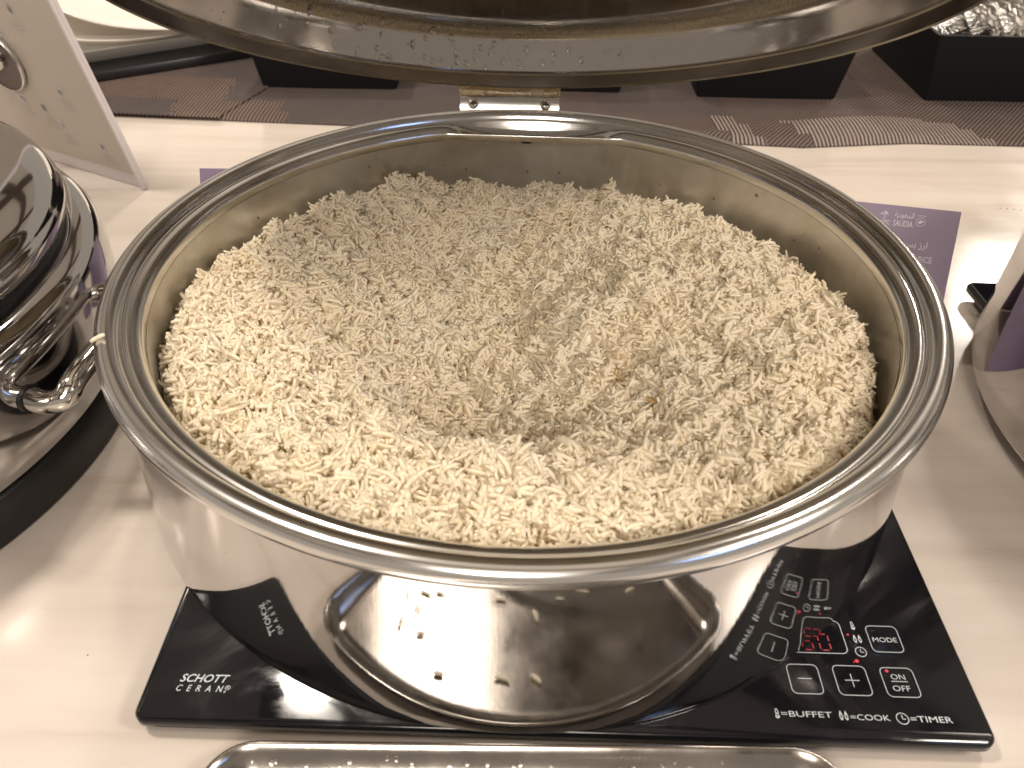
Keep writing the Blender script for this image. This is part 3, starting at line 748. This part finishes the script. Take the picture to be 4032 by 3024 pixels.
# ------------------------------------------------------------------ tray in front, with spoon
tr_ = root('spoon_tray', 'shallow steel tray with rounded corners at the bottom edge, in front of the cooker', 'tray', (.0075, -.4275, 0), R_(.8))
def TL(dx, z, r=.022): return [(px, py, z) for px, py in rrect(.270+2*dx, .400+2*dx, r+dx, 8)]
rings('tray_shell', [TL(-.012, .0003), TL(-.006, .0012), TL(-.001, .0120), TL(0, .0132), TL(-.0008, .0138), TL(-.0018, .0134), TL(-.0042, .0105), TL(-.0085, .0042), TL(-.0140, .0016)], 'traysteel', tr_, sh=70)
for k in range(34):
    x = -.118 + .236*(k % 17)/16 + random.uniform(-.005, .005); f = random.uniform(.15, .95)
    d = bpy.data.objects.new('water_drop', dme); COL.objects.link(d); d.parent = tr_
    yb = .200 - (.0042 + .0043*f); zb = .0105 - .0063*f
    nn = Vector((0, -.82, .57)).normalized(); r = random.uniform(.0008, .0014)
    d.matrix_local = frame(Vector((x, yb - .0002, zb)), nn, Vector((0, 0, -1)), r, r*1.15, r*.28)
sp = root('serving_spoon', 'steel serving spoon lying in the tray at the bottom edge', 'spoon', (.0, -.345, .0030), R_(24))
V, F = [], []
for i in range(13):
    for k in range(24):
        q = i/12; a = 2*pi*k/24; V.append((-.065 + .040*q*cos(a), .027*q*sin(a), .0012 + .010*q*q))
for i in range(12):
    for k in range(24): F.append((i*24+k, (i+1)*24+k, (i+1)*24+(k+1) % 24, i*24+(k+1) % 24))
b = obj('bowl', V, F, 'chrome', sp); mo = b.modifiers.new('thickness', 'SOLIDIFY'); mo.thickness = .0012
tube('stem', spline([(-.026, 0, .0105), (0, 0, .016), (.05, 0, .0205), (.115, 0, .021)], 6), .0042, 'chrome', sp, 12)
nn_ = 30; th_ = rng.uniform(0, 6.28, nn_)
gv = grain_batch(np.stack([rng.uniform(-.09, .10, nn_), rng.uniform(-.44, -.250, nn_), np.full(nn_, .0030)], 1), np.stack([np.cos(th_), np.sin(th_), 0*th_], 1), np.tile([0, 0, 1.], (nn_, 1)), rng.uniform(.006, .012, nn_), np.full(nn_, .0012), np.full(nn_, .02), rng.normal(0, .3, nn_))
o = bpy.data.objects.new('spilled_rice', grains_mesh('spilled_rice', gv, np.tile(white, (nn_, 1)))); COL.objects.link(o); tag(o, 'rice grains spilled over the floor of the steel tray', 'rice', None, 'stuff')

# crumbs on the counter
V, F = [], []
for k in range(26):
    if k < 6: cx0, cy0, r = .352 + .004*(k % 3), .150 - .006*k, random.uniform(.0005, .0010)
    elif k < 12: cx0, cy0, r = .452 + .006*(k-6), .318 - .001*(k-6), .0008
    else: cx0, cy0, r = random.uniform(-.35, .45), random.uniform(-.25, .4), random.uniform(.0003, .0007)
    b0 = len(V); V += [(cx0-r, cy0, .0001), (cx0+r, cy0, .0001), (cx0, cy0-r, .0001), (cx0, cy0+r, .0001), (cx0, cy0, .0001+r)]
    F += [(b0, b0+2, b0+4), (b0+2, b0+1, b0+4), (b0+1, b0+3, b0+4), (b0+3, b0, b0+4)]
o = obj('crumbs', V, F, 'dirt'); tag(o, 'tiny dry crumbs scattered over the cream counter', 'crumbs', None, 'stuff')
